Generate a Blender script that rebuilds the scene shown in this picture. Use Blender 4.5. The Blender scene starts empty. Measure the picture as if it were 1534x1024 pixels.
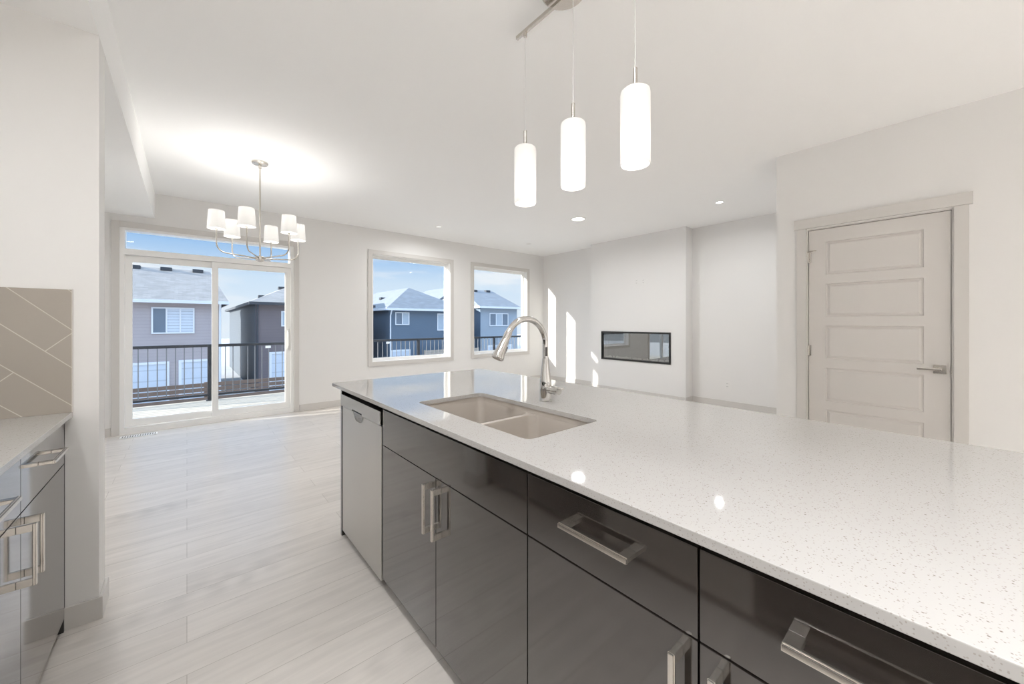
import bpy, bmesh, math, random
from mathutils import Vector, Matrix

random.seed(7)
sc = bpy.context.scene
COL = sc.collection
R = math.radians

# ------------------------------------------------------------------ camera
FPX, YAW = 568.0, math.atan2(487.0, 568.0)
HC = 1.28
cam_d = bpy.data.cameras.new('camera')
cam_d.sensor_width = 36.0
cam_d.lens = FPX / 1534.0 * 36.0
cam_d.shift_y = -28.0 / 1534.0
cam_d.clip_start = 0.02
cam_d.clip_end = 400
cam = bpy.data.objects.new('camera', cam_d)
cam.location = (0, 0, HC)
cam.rotation_euler = (R(90), 0, -YAW)
COL.objects.link(cam)
sc.camera = cam

# ------------------------------------------------------------------ world (sky with thin cloud)
world = bpy.data.worlds.new('sky')
sc.world = world
world.use_nodes = True
wn, wl = world.node_tree.nodes, world.node_tree.links
wn.clear()
w_out = wn.new('ShaderNodeOutputWorld')
w_bg = wn.new('ShaderNodeBackground')
w_tc = wn.new('ShaderNodeTexCoord')
w_sep = wn.new('ShaderNodeSeparateXYZ')
w_ramp = wn.new('ShaderNodeValToRGB')
w_map = wn.new('ShaderNodeMapping')
w_noise = wn.new('ShaderNodeTexNoise')
w_cr = wn.new('ShaderNodeValToRGB')
w_mix = wn.new('ShaderNodeMixRGB')
wl.new(w_tc.outputs['Generated'], w_sep.inputs[0])
wl.new(w_sep.outputs['Z'], w_ramp.inputs[0])
e = w_ramp.color_ramp.elements
e[0].position = 0.0; e[0].color = (0.80, 0.88, 0.97, 1)
e[1].position = 0.75; e[1].color = (0.30, 0.52, 0.86, 1)
k = e.new(0.10); k.color = (0.66, 0.80, 0.95, 1)
k = e.new(0.20); k.color = (0.22, 0.47, 0.84, 1)
w_map.inputs['Scale'].default_value = (1.6, 1.6, 9.0)
w_map.inputs['Location'].default_value = (0.3, 0.7, 0.15)
wl.new(w_tc.outputs['Generated'], w_map.inputs[0])
wl.new(w_map.outputs[0], w_noise.inputs['Vector'])
w_noise.inputs['Scale'].default_value = 1.3
w_noise.inputs['Detail'].default_value = 6
w_noise.inputs['Roughness'].default_value = 0.55
wl.new(w_noise.outputs[0], w_cr.inputs[0])
w_cr.color_ramp.elements[0].position = 0.47
w_cr.color_ramp.elements[1].position = 0.60
wl.new(w_cr.outputs[0], w_mix.inputs[0])
wl.new(w_ramp.outputs[0], w_mix.inputs[1])
w_mix.inputs[2].default_value = (0.88, 0.92, 0.97, 1)
w_el = wn.new('ShaderNodeMapRange')      # sky raised above the visible band, added to brighten deck, roofs and facades
w_el.interpolation_type = 'SMOOTHSTEP'
w_el.inputs['From Min'].default_value = 0.30; w_el.inputs['From Max'].default_value = 0.75
w_el.inputs['To Min'].default_value = 0.33; w_el.inputs['To Max'].default_value = 1.34
wl.new(w_sep.outputs['Z'], w_el.inputs[0])
wl.new(w_mix.outputs[0], w_bg.inputs[0])
wl.new(w_el.outputs[0], w_bg.inputs[1])
wl.new(w_bg.outputs[0], w_out.inputs[0])

# ------------------------------------------------------------------ sun
sun_d = bpy.data.lights.new('sun', 'SUN')
sun_d.energy = 4.5
sun_d.angle = R(0.6)
sun_d.color = (1.0, 0.95, 0.86)
sun = bpy.data.objects.new('sun', sun_d)
sun.rotation_euler = Vector((1.0, -0.28, -0.27)).to_track_quat('-Z', 'Y').to_euler()
COL.objects.link(sun)
DOWN_W = 12.0       # watts per recessed ceiling light

# ------------------------------------------------------------------ view
vs = sc.view_settings
vs.view_transform = 'Standard'
vs.look = 'None'
vs.gamma = 1.0
vs.use_curve_mapping = False
vs.exposure = 1.62
sc.cycles.max_bounces = 12
sc.cycles.diffuse_bounces = 7
sc.cycles.glossy_bounces = 5
sc.cycles.transparent_max_bounces = 16
sc.cycles.caustics_reflective = False
sc.cycles.caustics_refractive = False

# ------------------------------------------------------------------ materials
def new_mat(name):
    m = bpy.data.materials.new(name)
    m.use_nodes = True
    return m, m.node_tree.nodes, m.node_tree.links, m.node_tree.nodes['Principled BSDF']

def plain(name, col, rough=0.5, metal=0.0, noise=0.03, nscale=6.0, bump=0.0, bscale=200.0, coat=0.0, spec=0.5):
    m, n, l, p = new_mat(name)
    tc = n.new('ShaderNodeTexCoord')
    tx = n.new('ShaderNodeTexNoise'); tx.inputs['Scale'].default_value = nscale; tx.inputs['Detail'].default_value = 4
    l.new(tc.outputs['Object'], tx.inputs['Vector'])
    mx = n.new('ShaderNodeMixRGB')
    mx.inputs[1].default_value = (*[max(0, c * (1 - noise)) for c in col], 1)
    mx.inputs[2].default_value = (*[min(1, c * (1 + noise)) for c in col], 1)
    l.new(tx.outputs[0], mx.inputs[0]); l.new(mx.outputs[0], p.inputs['Base Color'])
    p.inputs['Roughness'].default_value = rough
    p.inputs['Metallic'].default_value = metal
    p.inputs['Specular IOR Level'].default_value = spec
    p.inputs['Coat Weight'].default_value = coat
    p.inputs['Coat Roughness'].default_value = 0.065
    if bump:
        b = n.new('ShaderNodeBump'); b.inputs['Strength'].default_value = bump; b.inputs['Distance'].default_value = 0.002
        t2 = n.new('ShaderNodeTexNoise'); t2.inputs['Scale'].default_value = bscale; t2.inputs['Detail'].default_value = 2
        l.new(tc.outputs['Object'], t2.inputs['Vector'])
        l.new(t2.outputs[0], b.inputs['Height']); l.new(b.outputs[0], p.inputs['Normal'])
    return m

def brushed(name, col, rough=0.28, stretch=(25, 25, 25)):
    m, n, l, p = new_mat(name)
    tc = n.new('ShaderNodeTexCoord'); mp = n.new('ShaderNodeMapping')
    mp.inputs['Scale'].default_value = stretch
    l.new(tc.outputs['Object'], mp.inputs[0])
    tx = n.new('ShaderNodeTexNoise'); tx.inputs['Scale'].default_value = 1.0; tx.inputs['Detail'].default_value = 3
    l.new(mp.outputs[0], tx.inputs['Vector'])
    mr = n.new('ShaderNodeMapRange'); mr.inputs['To Min'].default_value = rough * 0.97; mr.inputs['To Max'].default_value = rough * 1.03
    l.new(tx.outputs[0], mr.inputs[0]); l.new(mr.outputs[0], p.inputs['Roughness'])
    p.inputs['Base Color'].default_value = (*col, 1)
    p.inputs['Metallic'].default_value = 1.0
    return m

def emitter(name, col, strength):
    m, n, l, p = new_mat(name)
    p.inputs['Base Color'].default_value = (0.8, 0.8, 0.8, 1)
    p.inputs['Emission Color'].default_value = (*col, 1)
    p.inputs['Emission Strength'].default_value = strength
    p.inputs['Roughness'].default_value = 0.4
    return m

def shade_mat(name, glow, tr_k=1.0):
    m, n, l, p = new_mat(name)
    n.remove(p)
    out = n['Material Output']
    tr = n.new('ShaderNodeBsdfTranslucent'); tr.inputs[0].default_value = (0.93 * tr_k, 0.92 * tr_k, 0.90 * tr_k, 1)
    di = n.new('ShaderNodeBsdfDiffuse'); di.inputs[0].default_value = (0.9, 0.89, 0.87, 1)
    em = n.new('ShaderNodeEmission'); em.inputs[0].default_value = (1.0, 0.97, 0.93, 1); em.inputs[1].default_value = glow
    m1 = n.new('ShaderNodeMixShader'); m1.inputs[0].default_value = 0.40
    l.new(di.outputs[0], m1.inputs[1]); l.new(tr.outputs[0], m1.inputs[2])
    ad = n.new('ShaderNodeAddShader')
    l.new(m1.outputs[0], ad.inputs[0]); l.new(em.outputs[0], ad.inputs[1])
    l.new(ad.outputs[0], out.inputs[0])
    return m

def glass_mat(name, tint=(1, 1, 1), refl=0.06):
    m, n, l, p = new_mat(name)
    n.remove(p)
    out = n['Material Output']
    t = n.new('ShaderNodeBsdfTransparent'); t.inputs[0].default_value = (*tint, 1)
    g = n.new('ShaderNodeBsdfGlossy'); g.inputs['Roughness'].default_value = 0.0
    fr = n.new('ShaderNodeFresnel'); fr.inputs[0].default_value = 1.3
    mu = n.new('ShaderNodeMath'); mu.operation = 'MULTIPLY' if refl else 'MULTIPLY_ADD'
    mu.inputs[1].default_value = refl * 10 if refl else 0.6
    mu.inputs[2].default_value = 0.34
    l.new(fr.outputs[0], mu.inputs[0])
    mx = n.new('ShaderNodeMixShader')
    l.new(mu.outputs[0], mx.inputs[0]); l.new(t.outputs[0], mx.inputs[1]); l.new(g.outputs[0], mx.inputs[2])
    l.new(mx.outputs[0], out.inputs[0])
    return m

def floor_mat():
    m, n, l, p = new_mat('floor_planks')
    tc = n.new('ShaderNodeTexCoord')
    br = n.new('ShaderNodeTexBrick')
    br.offset = 0.37; br.offset_frequency = 2
    br.inputs['Scale'].default_value = 1.0
    br.inputs['Brick Width'].default_value = 1.22
    br.inputs['Row Height'].default_value = 0.182
    br.inputs['Mortar Size'].default_value = 0.0011
    br.inputs['Mortar Smooth'].default_value = 0.3
    br.inputs['Bias'].default_value = 0.0
    br.inputs['Color1'].default_value = (0.745, 0.70, 0.655, 1)
    br.inputs['Color2'].default_value = (0.685, 0.642, 0.60, 1)
    br.inputs['Mortar'].default_value = (0.44, 0.40, 0.36, 1)
    l.new(tc.outputs['Object'], br.inputs['Vector'])
    # per-plank offset so grain does not run through the joints
    fl = n.new('ShaderNodeSeparateXYZ'); l.new(tc.outputs['Object'], fl.inputs[0])
    dv = n.new('ShaderNodeMath'); dv.operation = 'DIVIDE'; dv.inputs[1].default_value = 0.182
    l.new(fl.outputs['Y'], dv.inputs[0])
    fo = n.new('ShaderNodeMath'); fo.operation = 'FLOOR'; l.new(dv.outputs[0], fo.inputs[0])
    ml = n.new('ShaderNodeMath'); ml.operation = 'MULTIPLY'; ml.inputs[1].default_value = 7.31
    l.new(fo.outputs[0], ml.inputs[0])
    cb = n.new('ShaderNodeCombineXYZ'); l.new(ml.outputs[0], cb.inputs['X']); l.new(ml.outputs[0], cb.inputs['Z'])
    va = n.new('ShaderNodeVectorMath'); va.operation = 'ADD'
    l.new(tc.outputs['Object'], va.inputs[0]); l.new(cb.outputs[0], va.inputs[1])
    mp = n.new('ShaderNodeMapping'); mp.inputs['Scale'].default_value = (1.3, 13.0, 1.0)
    l.new(va.outputs[0], mp.inputs[0])
    g1 = n.new('ShaderNodeTexNoise'); g1.inputs['Scale'].default_value = 1.6; g1.inputs['Detail'].default_value = 7
    g1.inputs['Roughness'].default_value = 0.62; g1.inputs['Distortion'].default_value = 0.7
    l.new(mp.outputs[0], g1.inputs['Vector'])
    r1 = n.new('ShaderNodeMapRange'); r1.inputs['From Min'].default_value = 0.3; r1.inputs['From Max'].default_value = 0.7
    r1.inputs['To Min'].default_value = 0.91; r1.inputs['To Max'].default_value = 1.08
    l.new(g1.outputs[0], r1.inputs[0])
    # cathedral rings in patches
    wv = n.new('ShaderNodeTexWave'); wv.wave_type = 'RINGS'; wv.rings_direction = 'Y'
    wv.inputs['Scale'].default_value = 1.2; wv.inputs['Distortion'].default_value = 4.0; wv.inputs['Detail'].default_value = 2.0
    mp2 = n.new('ShaderNodeMapping'); mp2.inputs['Scale'].default_value = (2.2, 9.0, 1.0)
    l.new(va.outputs[0], mp2.inputs[0]); l.new(mp2.outputs[0], wv.inputs['Vector'])
    pn = n.new('ShaderNodeTexNoise'); pn.inputs['Scale'].default_value = 1.1; pn.inputs['Detail'].default_value = 1
    mp3 = n.new('ShaderNodeMapping'); mp3.inputs['Scale'].default_value = (1.0, 4.0, 1.0)
    l.new(va.outputs[0], mp3.inputs[0]); l.new(mp3.outputs[0], pn.inputs['Vector'])
    pr = n.new('ShaderNodeMapRange'); pr.inputs['From Min'].default_value = 0.58; pr.inputs['From Max'].default_value = 0.72
    pr.inputs['To Min'].default_value = 0.0; pr.inputs['To Max'].default_value = 0.09
    l.new(pn.outputs[0], pr.inputs[0])
    wm = n.new('ShaderNodeMath'); wm.operation = 'MULTIPLY'; l.new(wv.outputs['Fac'], wm.inputs[0]); l.new(pr.outputs[0], wm.inputs[1])
    sb = n.new('ShaderNodeMath'); sb.operation = 'SUBTRACT'; l.new(r1.outputs[0], sb.inputs[0]); l.new(wm.outputs[0], sb.inputs[1])
    vm = n.new('ShaderNodeVectorMath'); vm.operation = 'SCALE'
    l.new(br.outputs['Color'], vm.inputs[0]); l.new(sb.outputs[0], vm.inputs['Scale'])
    l.new(vm.outputs[0], p.inputs['Base Color'])
    p.inputs['Roughness'].default_value = 0.27
    p.inputs['Specular IOR Level'].default_value = 0.55
    b = n.new('ShaderNodeBump'); b.inputs['Strength'].default_value = 0.06; b.inputs['Distance'].default_value = 0.002
    l.new(sb.outputs[0], b.inputs['Height']); l.new(b.outputs[0], p.inputs['Normal'])
    return m

def quartz_mat():
    m, n, l, p = new_mat('white_quartz')
    tc = n.new('ShaderNodeTexCoord')
    base = (0.49, 0.475, 0.46, 1)
    prev = None
    for sca, thr, keep, col in ((150, 0.22, 0.70, (0.27, 0.235, 0.205, 1)), (90, 0.13, 0.80, (0.22, 0.185, 0.16, 1)), (230, 0.28, 0.55, (0.38, 0.35, 0.325, 1))):
        vo = n.new('ShaderNodeTexVoronoi'); vo.inputs['Scale'].default_value = sca
        wob = n.new('ShaderNodeTexNoise'); wob.inputs['Scale'].default_value = sca * 1.7
        l.new(tc.outputs['Object'], wob.inputs['Vector'])
        l.new(tc.outputs['Object'], vo.inputs['Vector'])
        lt = n.new('ShaderNodeMath'); lt.operation = 'MULTIPLY_ADD'; lt.inputs[1].default_value = 0.35
        l.new(wob.outputs[0], lt.inputs[0]); l.new(vo.outputs['Distance'], lt.inputs[2])
        mr = n.new('ShaderNodeMapRange'); mr.inputs['From Min'].default_value = thr + 0.10; mr.inputs['From Max'].default_value = thr + 0.2
        mr.inputs['To Min'].default_value = 1.0; mr.inputs['To Max'].default_value = 0.0
        l.new(lt.outputs[0], mr.inputs[0])
        sp = n.new('ShaderNodeSeparateColor'); l.new(vo.outputs['Color'], sp.inputs[0])
        gt = n.new('ShaderNodeMath'); gt.operation = 'GREATER_THAN'; gt.inputs[1].default_value = keep
        l.new(sp.outputs[0], gt.inputs[0])
        mu = n.new('ShaderNodeMath'); mu.operation = 'MULTIPLY'; l.new(mr.outputs[0], mu.inputs[0]); l.new(gt.outputs[0], mu.inputs[1])
        mx = n.new('ShaderNodeMixRGB'); mx.inputs[2].default_value = col
        l.new(mu.outputs[0], mx.inputs[0])
        if prev is None:
            mx.inputs[1].default_value = base
        else:
            l.new(prev.outputs[0], mx.inputs[1])
        prev = mx
    l.new(prev.outputs[0], p.inputs['Base Color'])
    p.inputs['Roughness'].default_value = 0.035
    p.inputs['Specular IOR Level'].default_value = 0.6
    return m

def banded(name, col, period, depth=0.35, rough=0.55, axis='Z', dark=0.86):
    """horizontal lap siding / board courses: saw-tooth in height"""
    m, n, l, p = new_mat(name)
    tc = n.new('ShaderNodeTexCoord'); sp = n.new('ShaderNodeSeparateXYZ')
    l.new(tc.outputs['Object'], sp.inputs[0])
    dv = n.new('ShaderNodeMath'); dv.operation = 'DIVIDE'; dv.inputs[1].default_value = period
    l.new(sp.outputs[axis], dv.inputs[0])
    fr = n.new('ShaderNodeMath'); fr.operation = 'FRACT'; l.new(dv.outputs[0], fr.inputs[0])
    cr = n.new('ShaderNodeValToRGB')
    cr.color_ramp.elements[0].position = 0.86; cr.color_ramp.elements[0].color = (*col, 1)
    cr.color_ramp.elements[1].position = 0.93; cr.color_ramp.elements[1].color = (*[c * dark for c in col], 1)
    l.new(fr.outputs[0], cr.inputs[0])
    tx = n.new('ShaderNodeTexNoise'); tx.inputs['Scale'].default_value = 1.2; l.new(tc.outputs['Object'], tx.inputs['Vector'])
    mr = n.new('ShaderNodeMapRange'); mr.inputs['To Min'].default_value = 0.92; mr.inputs['To Max'].default_value = 1.08
    l.new(tx.outputs[0], mr.inputs[0])
    vm = n.new('ShaderNodeVectorMath'); vm.operation = 'SCALE'
    l.new(cr.outputs[0], vm.inputs[0]); l.new(mr.outputs[0], vm.inputs['Scale']); l.new(vm.outputs[0], p.inputs['Base Color'])
    b = n.new('ShaderNodeBump'); b.inputs['Strength'].default_value = depth; b.inputs['Distance'].default_value = 0.02
    l.new(fr.outputs[0], b.inputs['Height']); l.new(b.outputs[0], p.inputs['Normal'])
    p.inputs['Roughness'].default_value = rough
    return m

def shingle_mat(name, col):
    m, n, l, p = new_mat(name)
    tc = n.new('ShaderNodeTexCoord')
    tx = n.new('ShaderNodeTexNoise'); tx.inputs['Scale'].default_value = 2.2; tx.inputs['Detail'].default_value = 8
    l.new(tc.outputs['Object'], tx.inputs['Vector'])
    br = n.new('ShaderNodeTexBrick'); br.inputs['Scale'].default_value = 1.0
    br.inputs['Brick Width'].default_value = 0.33; br.inputs['Row Height'].default_value = 0.14; br.inputs['Mortar Size'].default_value = 0.006
    br.inputs['Color1'].default_value = (*col, 1); br.inputs['Color2'].default_value = (*[c * 0.82 for c in col], 1)
    br.inputs['Mortar'].default_value = (*[c * 0.7 for c in col], 1)
    l.new(tc.outputs['Object'], br.inputs['Vector'])
    mr = n.new('ShaderNodeMapRange'); mr.inputs['To Min'].default_value = 0.8; mr.inputs['To Max'].default_value = 1.2
    l.new(tx.outputs[0], mr.inputs[0])
    vm = n.new('ShaderNodeVectorMath'); vm.operation = 'SCALE'
    l.new(br.outputs[0], vm.inputs[0]); l.new(mr.outputs[0], vm.inputs['Scale']); l.new(vm.outputs[0], p.inputs['Base Color'])
    p.inputs['Roughness'].default_value = 0.9
    return m

def tile_mat():
    m, n, l, p = new_mat('taupe_tile')
    tc = n.new('ShaderNodeTexCoord')
    sp = n.new('ShaderNodeSeparateXYZ'); l.new(tc.outputs['Object'], sp.inputs[0])
    def lin(op, off):
        q = n.new('ShaderNodeMath'); q.operation = op; l.new(sp.outputs['X'], q.inputs[0]); l.new(sp.outputs['Z'], q.inputs[1])
        w = n.new('ShaderNodeMath'); w.operation = 'MULTIPLY_ADD'; w.inputs[1].default_value = .7071; w.inputs[2].default_value = off
        l.new(q.outputs[0], w.inputs[0]); return w
    mp2 = n.new('ShaderNodeCombineXYZ')
    l.new(lin('SUBTRACT', 0.22).outputs[0], mp2.inputs['X']); l.new(lin('ADD', -.514 + 1.12).outputs[0], mp2.inputs['Y'])
    br = n.new('ShaderNodeTexBrick'); br.inputs['Scale'].default_value = 1.0
    br.inputs['Brick Width'].default_value = 0.61; br.inputs['Row Height'].default_value = 0.112; br.inputs['Mortar Size'].default_value = 0.0016
    br.inputs['Color1'].default_value = (0.40, 0.36, 0.315, 1); br.inputs['Color2'].default_value = (0.385, 0.345, 0.30, 1)
    br.inputs['Mortar'].default_value = (0.60, 0.56, 0.50, 1)
    l.new(mp2.outputs[0], br.inputs['Vector']); l.new(br.outputs['Color'], p.inputs['Base Color'])
    b = n.new('ShaderNodeBump'); b.inputs['Strength'].default_value = 0.5; b.inputs['Distance'].default_value = 0.002; b.invert = True
    l.new(br.outputs['Fac'], b.inputs['Height']); l.new(b.outputs[0], p.inputs['Normal'])
    p.inputs['Roughness'].default_value = 0.18
    return m

def blind_mat():
    return banded('zebra_blind', (0.62, 0.66, 0.72), 0.145, depth=0.0, rough=0.6, dark=0.35)

M = {}
M['wall'] = plain('wall_paint', (0.82, 0.807, 0.79), 0.6, noise=0.008, nscale=2, bump=0.05, bscale=350)
M['ceil'] = plain('ceiling_paint', (0.95, 0.945, 0.935), 0.75, noise=0.008, nscale=2, bump=0.08, bscale=160)
M['trim'] = plain('trim_paint', (0.66, 0.635, 0.605), 0.35, noise=0.006)
M['door'] = plain('door_paint', (0.67, 0.64, 0.61), 0.35, noise=0.006)
M['vinyl'] = plain('white_vinyl', (0.90, 0.89, 0.87), 0.3, noise=0.006)
M['floor'] = floor_mat()
M['quartz'] = quartz_mat()
M['gloss'] = plain('charcoal_gloss', (0.034, 0.0275, 0.0235), 0.075, noise=0.02, coat=0.9, spec=0.7)
M['carcass'] = plain('dark_carcass', (0.03, 0.027, 0.025), 0.5)
M['black'] = plain('black_gap', (0.006, 0.006, 0.006), 0.5)
M['nickel'] = brushed('brushed_nickel', (0.62, 0.585, 0.54), 0.26)
M['chrome'] = brushed('polished_chrome', (0.66, 0.65, 0.635), 0.07, (60, 60, 60))
M['steel'] = brushed('stainless_steel', (0.60, 0.585, 0.56), 0.34, (3, 3, 260))
M['steel_strip'] = brushed('control_strip_steel', (0.56, 0.55, 0.53), 0.22)
M['sink'] = plain('composite_sink', (0.52, 0.475, 0.43), 0.38, noise=0.03, nscale=300)
M['tile'] = tile_mat()
M['glass'] = glass_mat('window_glass', (0.97, 0.985, 0.99), 0.045)
M['fire_glass'] = glass_mat('fireplace_glass', (0.75, 0.77, 0.77), None)
M['black_metal'] = plain('black_metal', (0.02, 0.019, 0.018), 0.35)
M['firebox'] = plain('firebox_liner', (0.10, 0.095, 0.088), 0.25, metal=0.3)
M['crystal'] = plain('fire_crystal', (0.85, 0.83, 0.80), 0.1)
M['lens'] = emitter('downlight_lens', (1.0, 0.97, 0.92), 3.0)
M['lens_small'] = emitter('small_downlight_lens', (1.0, 0.98, 0.95), 0.3)
M['white'] = plain('white_plastic', (0.82, 0.81, 0.79), 0.35, noise=0.005)
M['dark_slot'] = plain('dark_slot', (0.10, 0.09, 0.085), 0.5)
M['pendant'] = shade_mat('opal_glass', 0.10, .36)
M['chand'] = shade_mat('white_fabric_shade', 0.12, .26)
M['cord'] = plain('white_cord', (0.80, 0.79, 0.77), 0.4)
M['deck'] = banded('deck_boards', (0.72, 0.70, 0.66), 0.14, depth=0.6, rough=0.7, axis='Y', dark=0.45)
M['rail'] = plain('black_railing', (0.018, 0.02, 0.025), 0.4)
M['baluster'] = plain('grey_baluster', (0.16, 0.165, 0.175), 0.35)
M['fence'] = plain('brown_fence', (0.17, 0.115, 0.085), 0.8, noise=0.25, nscale=3)
M['fence2'] = plain('tan_fence', (0.42, 0.35, 0.28), 0.8, noise=0.15, nscale=3)
M['ground'] = plain('lane_ground', (0.42, 0.41, 0.40), 0.9, noise=0.2, nscale=0.6)
M['sidA'] = banded('grey_siding', (0.43, 0.375, 0.375), 0.16)
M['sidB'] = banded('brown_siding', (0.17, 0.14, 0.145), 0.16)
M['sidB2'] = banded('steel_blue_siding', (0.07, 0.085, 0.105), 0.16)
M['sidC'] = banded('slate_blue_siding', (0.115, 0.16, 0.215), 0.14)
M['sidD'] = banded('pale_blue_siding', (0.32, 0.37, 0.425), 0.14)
M['sidE'] = banded('white_siding', (0.62, 0.62, 0.62), 0.16)
M['roofA'] = shingle_mat('grey_shingle', (0.30, 0.275, 0.255))
M['roofC'] = shingle_mat('blue_grey_shingle', (0.19, 0.205, 0.225))
M['fascia'] = plain('white_fascia', (0.75, 0.76, 0.78), 0.5)
M['dark_trim'] = plain('dark_trim', (0.05, 0.055, 0.065), 0.45)
M['garage'] = banded('garage_door', (0.60, 0.64, 0.70), 0.53, depth=0.3, dark=0.8)
M['pane'] = plain('house_pane', (0.16, 0.20, 0.25), 0.08, noise=0.2, nscale=1.5)
M['pane_lt'] = plain('curtained_pane', (0.42, 0.48, 0.54), 0.15, noise=0.1, nscale=1.5)
M['blind'] = blind_mat()

# ------------------------------------------------------------------ mesh builder
class MB:
    def __init__(s):
        s.bm = bmesh.new()

    def _merge(s, b):
        me = bpy.data.meshes.new('tmp')
        b.to_mesh(me); b.free()
        s.bm.from_mesh(me)
        bpy.data.meshes.remove(me)

    def box(s, x0, x1, y0, y1, z0, z1, bev=0.0, seg=2, mat=None):
        b = bmesh.new()
        bmesh.ops.create_cube(b, size=1.0)
        sx, sy, sz = abs(x1 - x0), abs(y1 - y0), abs(z1 - z0)
        for v in b.verts:
            v.co = Vector((v.co.x * sx, v.co.y * sy, v.co.z * sz))
        if bev:
            bmesh.ops.bevel(b, geom=b.edges[:], offset=min(bev, sx * .45, sy * .45, sz * .45), segments=seg, profile=0.5, affect='EDGES')
        t = Matrix.Translation(((x0 + x1) / 2, (y0 + y1) / 2, (z0 + z1) / 2))
        b.transform(mat @ t if mat else t)
        s._merge(b)
        return s

    def poly(s, pts):
        vs_ = [s.bm.verts.new(p) for p in pts]
        s.bm.faces.new(vs_)
        return s

    def prism(s, pts, vec, bev=0.0):
        b = bmesh.new()
        a = [b.verts.new(p) for p in pts]
        f = b.faces.new(a)
        r = bmesh.ops.extrude_face_region(b, geom=[f])
        bmesh.ops.translate(b, verts=[g for g in r['geom'] if isinstance(g, bmesh.types.BMVert)], vec=vec)
        bmesh.ops.recalc_face_normals(b, faces=b.faces[:])
        if bev:
            bmesh.ops.bevel(b, geom=b.edges[:], offset=bev, segments=2, profile=0.5, affect='EDGES')
        s._merge(b)
        return s

    def lathe(s, prof, n=32, at=(0, 0, 0), mat=None, closed=False):
        b = bmesh.new()
        rings = []
        for r, z in prof:
            if r < 1e-6:
                rings.append([b.verts.new((0, 0, z))])
            else:
                rings.append([b.verts.new((r * math.cos(2 * math.pi * i / n), r * math.sin(2 * math.pi * i / n), z)) for i in range(n)])
        pairs = list(zip(rings, rings[1:]))
        if closed:
            pairs.append((rings[-1], rings[0]))
        for a, c in pairs:
            for i in range(n):
                j = (i + 1) % n
                if len(a) == 1 and len(c) == 1:
                    continue
                if len(a) == 1:
                    b.faces.new((a[0], c[i], c[j]))
                elif len(c) == 1:
                    b.faces.new((a[i], a[j], c[0]))
                else:
                    b.faces.new((a[i], a[j], c[j], c[i]))
        bmesh.ops.recalc_face_normals(b, faces=b.faces[:])
        t = Matrix.Translation(at)
        b.transform(t @ mat if mat else t)
        s._merge(b)
        return s

    def tube(s, pts, rad, n=12):
        pts = [Vector(p) for p in pts]
        if not hasattr(rad, '__len__'):
            rad = [rad] * len(pts)
        b = bmesh.new()
        tang = []
        for i in range(len(pts)):
            a = pts[max(0, i - 1)]; c = pts[min(len(pts) - 1, i + 1)]
            tang.append((c - a).normalized())
        ref = Vector((0, 0, 1)) if abs(tang[0].z) < 0.9 else Vector((1, 0, 0))
        nrm = tang[0].cross(ref).normalized()
        rings = []
        for i, p in enumerate(pts):
            t = tang[i]
            nrm = (nrm - t * nrm.dot(t)).normalized()
            bi = t.cross(nrm)
            rings.append([b.verts.new(p + (nrm * math.cos(2 * math.pi * k / n) + bi * math.sin(2 * math.pi * k / n)) * rad[i]) for k in range(n)])
        for a, c in zip(rings, rings[1:]):
            for k in range(n):
                b.faces.new((a[k], a[(k + 1) % n], c[(k + 1) % n], c[k]))
        b.faces.new(rings[0]); b.faces.new(rings[-1])
        bmesh.ops.recalc_face_normals(b, faces=b.faces[:])
        s._merge(b)
        return s

    def wall(s, axis, at, th, a0, a1, z0, z1, holes=()):
        """slab of thickness th from `at` with rectangular holes (a0,a1,z0,z1); axis 'Y' = plane of constant y"""
        A = sorted({a0, a1, *[h[0] for h in holes], *[h[1] for h in holes]})
        Zs = sorted({z0, z1, *[h[2] for h in holes], *[h[3] for h in holes]})
        def solid(i, j):
            if i < 0 or j < 0 or i >= len(A) - 1 or j >= len(Zs) - 1:
                return False
            ca, cz = (A[i] + A[i + 1]) / 2, (Zs[j] + Zs[j + 1]) / 2
            return not any(h[0] < ca < h[1] and h[2] < cz < h[3] for h in holes)
        def pt(a, d, z):
            return (a, at + d, z) if axis == 'Y' else (at + d, a, z)
        b = bmesh.new()
        def q(*p):
            b.faces.new([b.verts.new(x) for x in p])
        for i in range(len(A) - 1):
            for j in range(len(Zs) - 1):
                if not solid(i, j):
                    continue
                l_, r_, d_, u_ = A[i], A[i + 1], Zs[j], Zs[j + 1]
                for d in (0, th):
                    q(pt(l_, d, d_), pt(r_, d, d_), pt(r_, d, u_), pt(l_, d, u_))
                if not solid(i - 1, j): q(pt(l_, 0, d_), pt(l_, th, d_), pt(l_, th, u_), pt(l_, 0, u_))
                if not solid(i + 1, j): q(pt(r_, 0, d_), pt(r_, th, d_), pt(r_, th, u_), pt(r_, 0, u_))
                if not solid(i, j - 1): q(pt(l_, 0, d_), pt(r_, 0, d_), pt(r_, th, d_), pt(l_, th, d_))
                if not solid(i, j + 1): q(pt(l_, 0, u_), pt(r_, 0, u_), pt(r_, th, u_), pt(l_, th, u_))
        bmesh.ops.remove_doubles(b, verts=b.verts[:], dist=1e-5)
        bmesh.ops.recalc_face_normals(b, faces=b.faces[:])
        s._merge(b)
        return s

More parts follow.
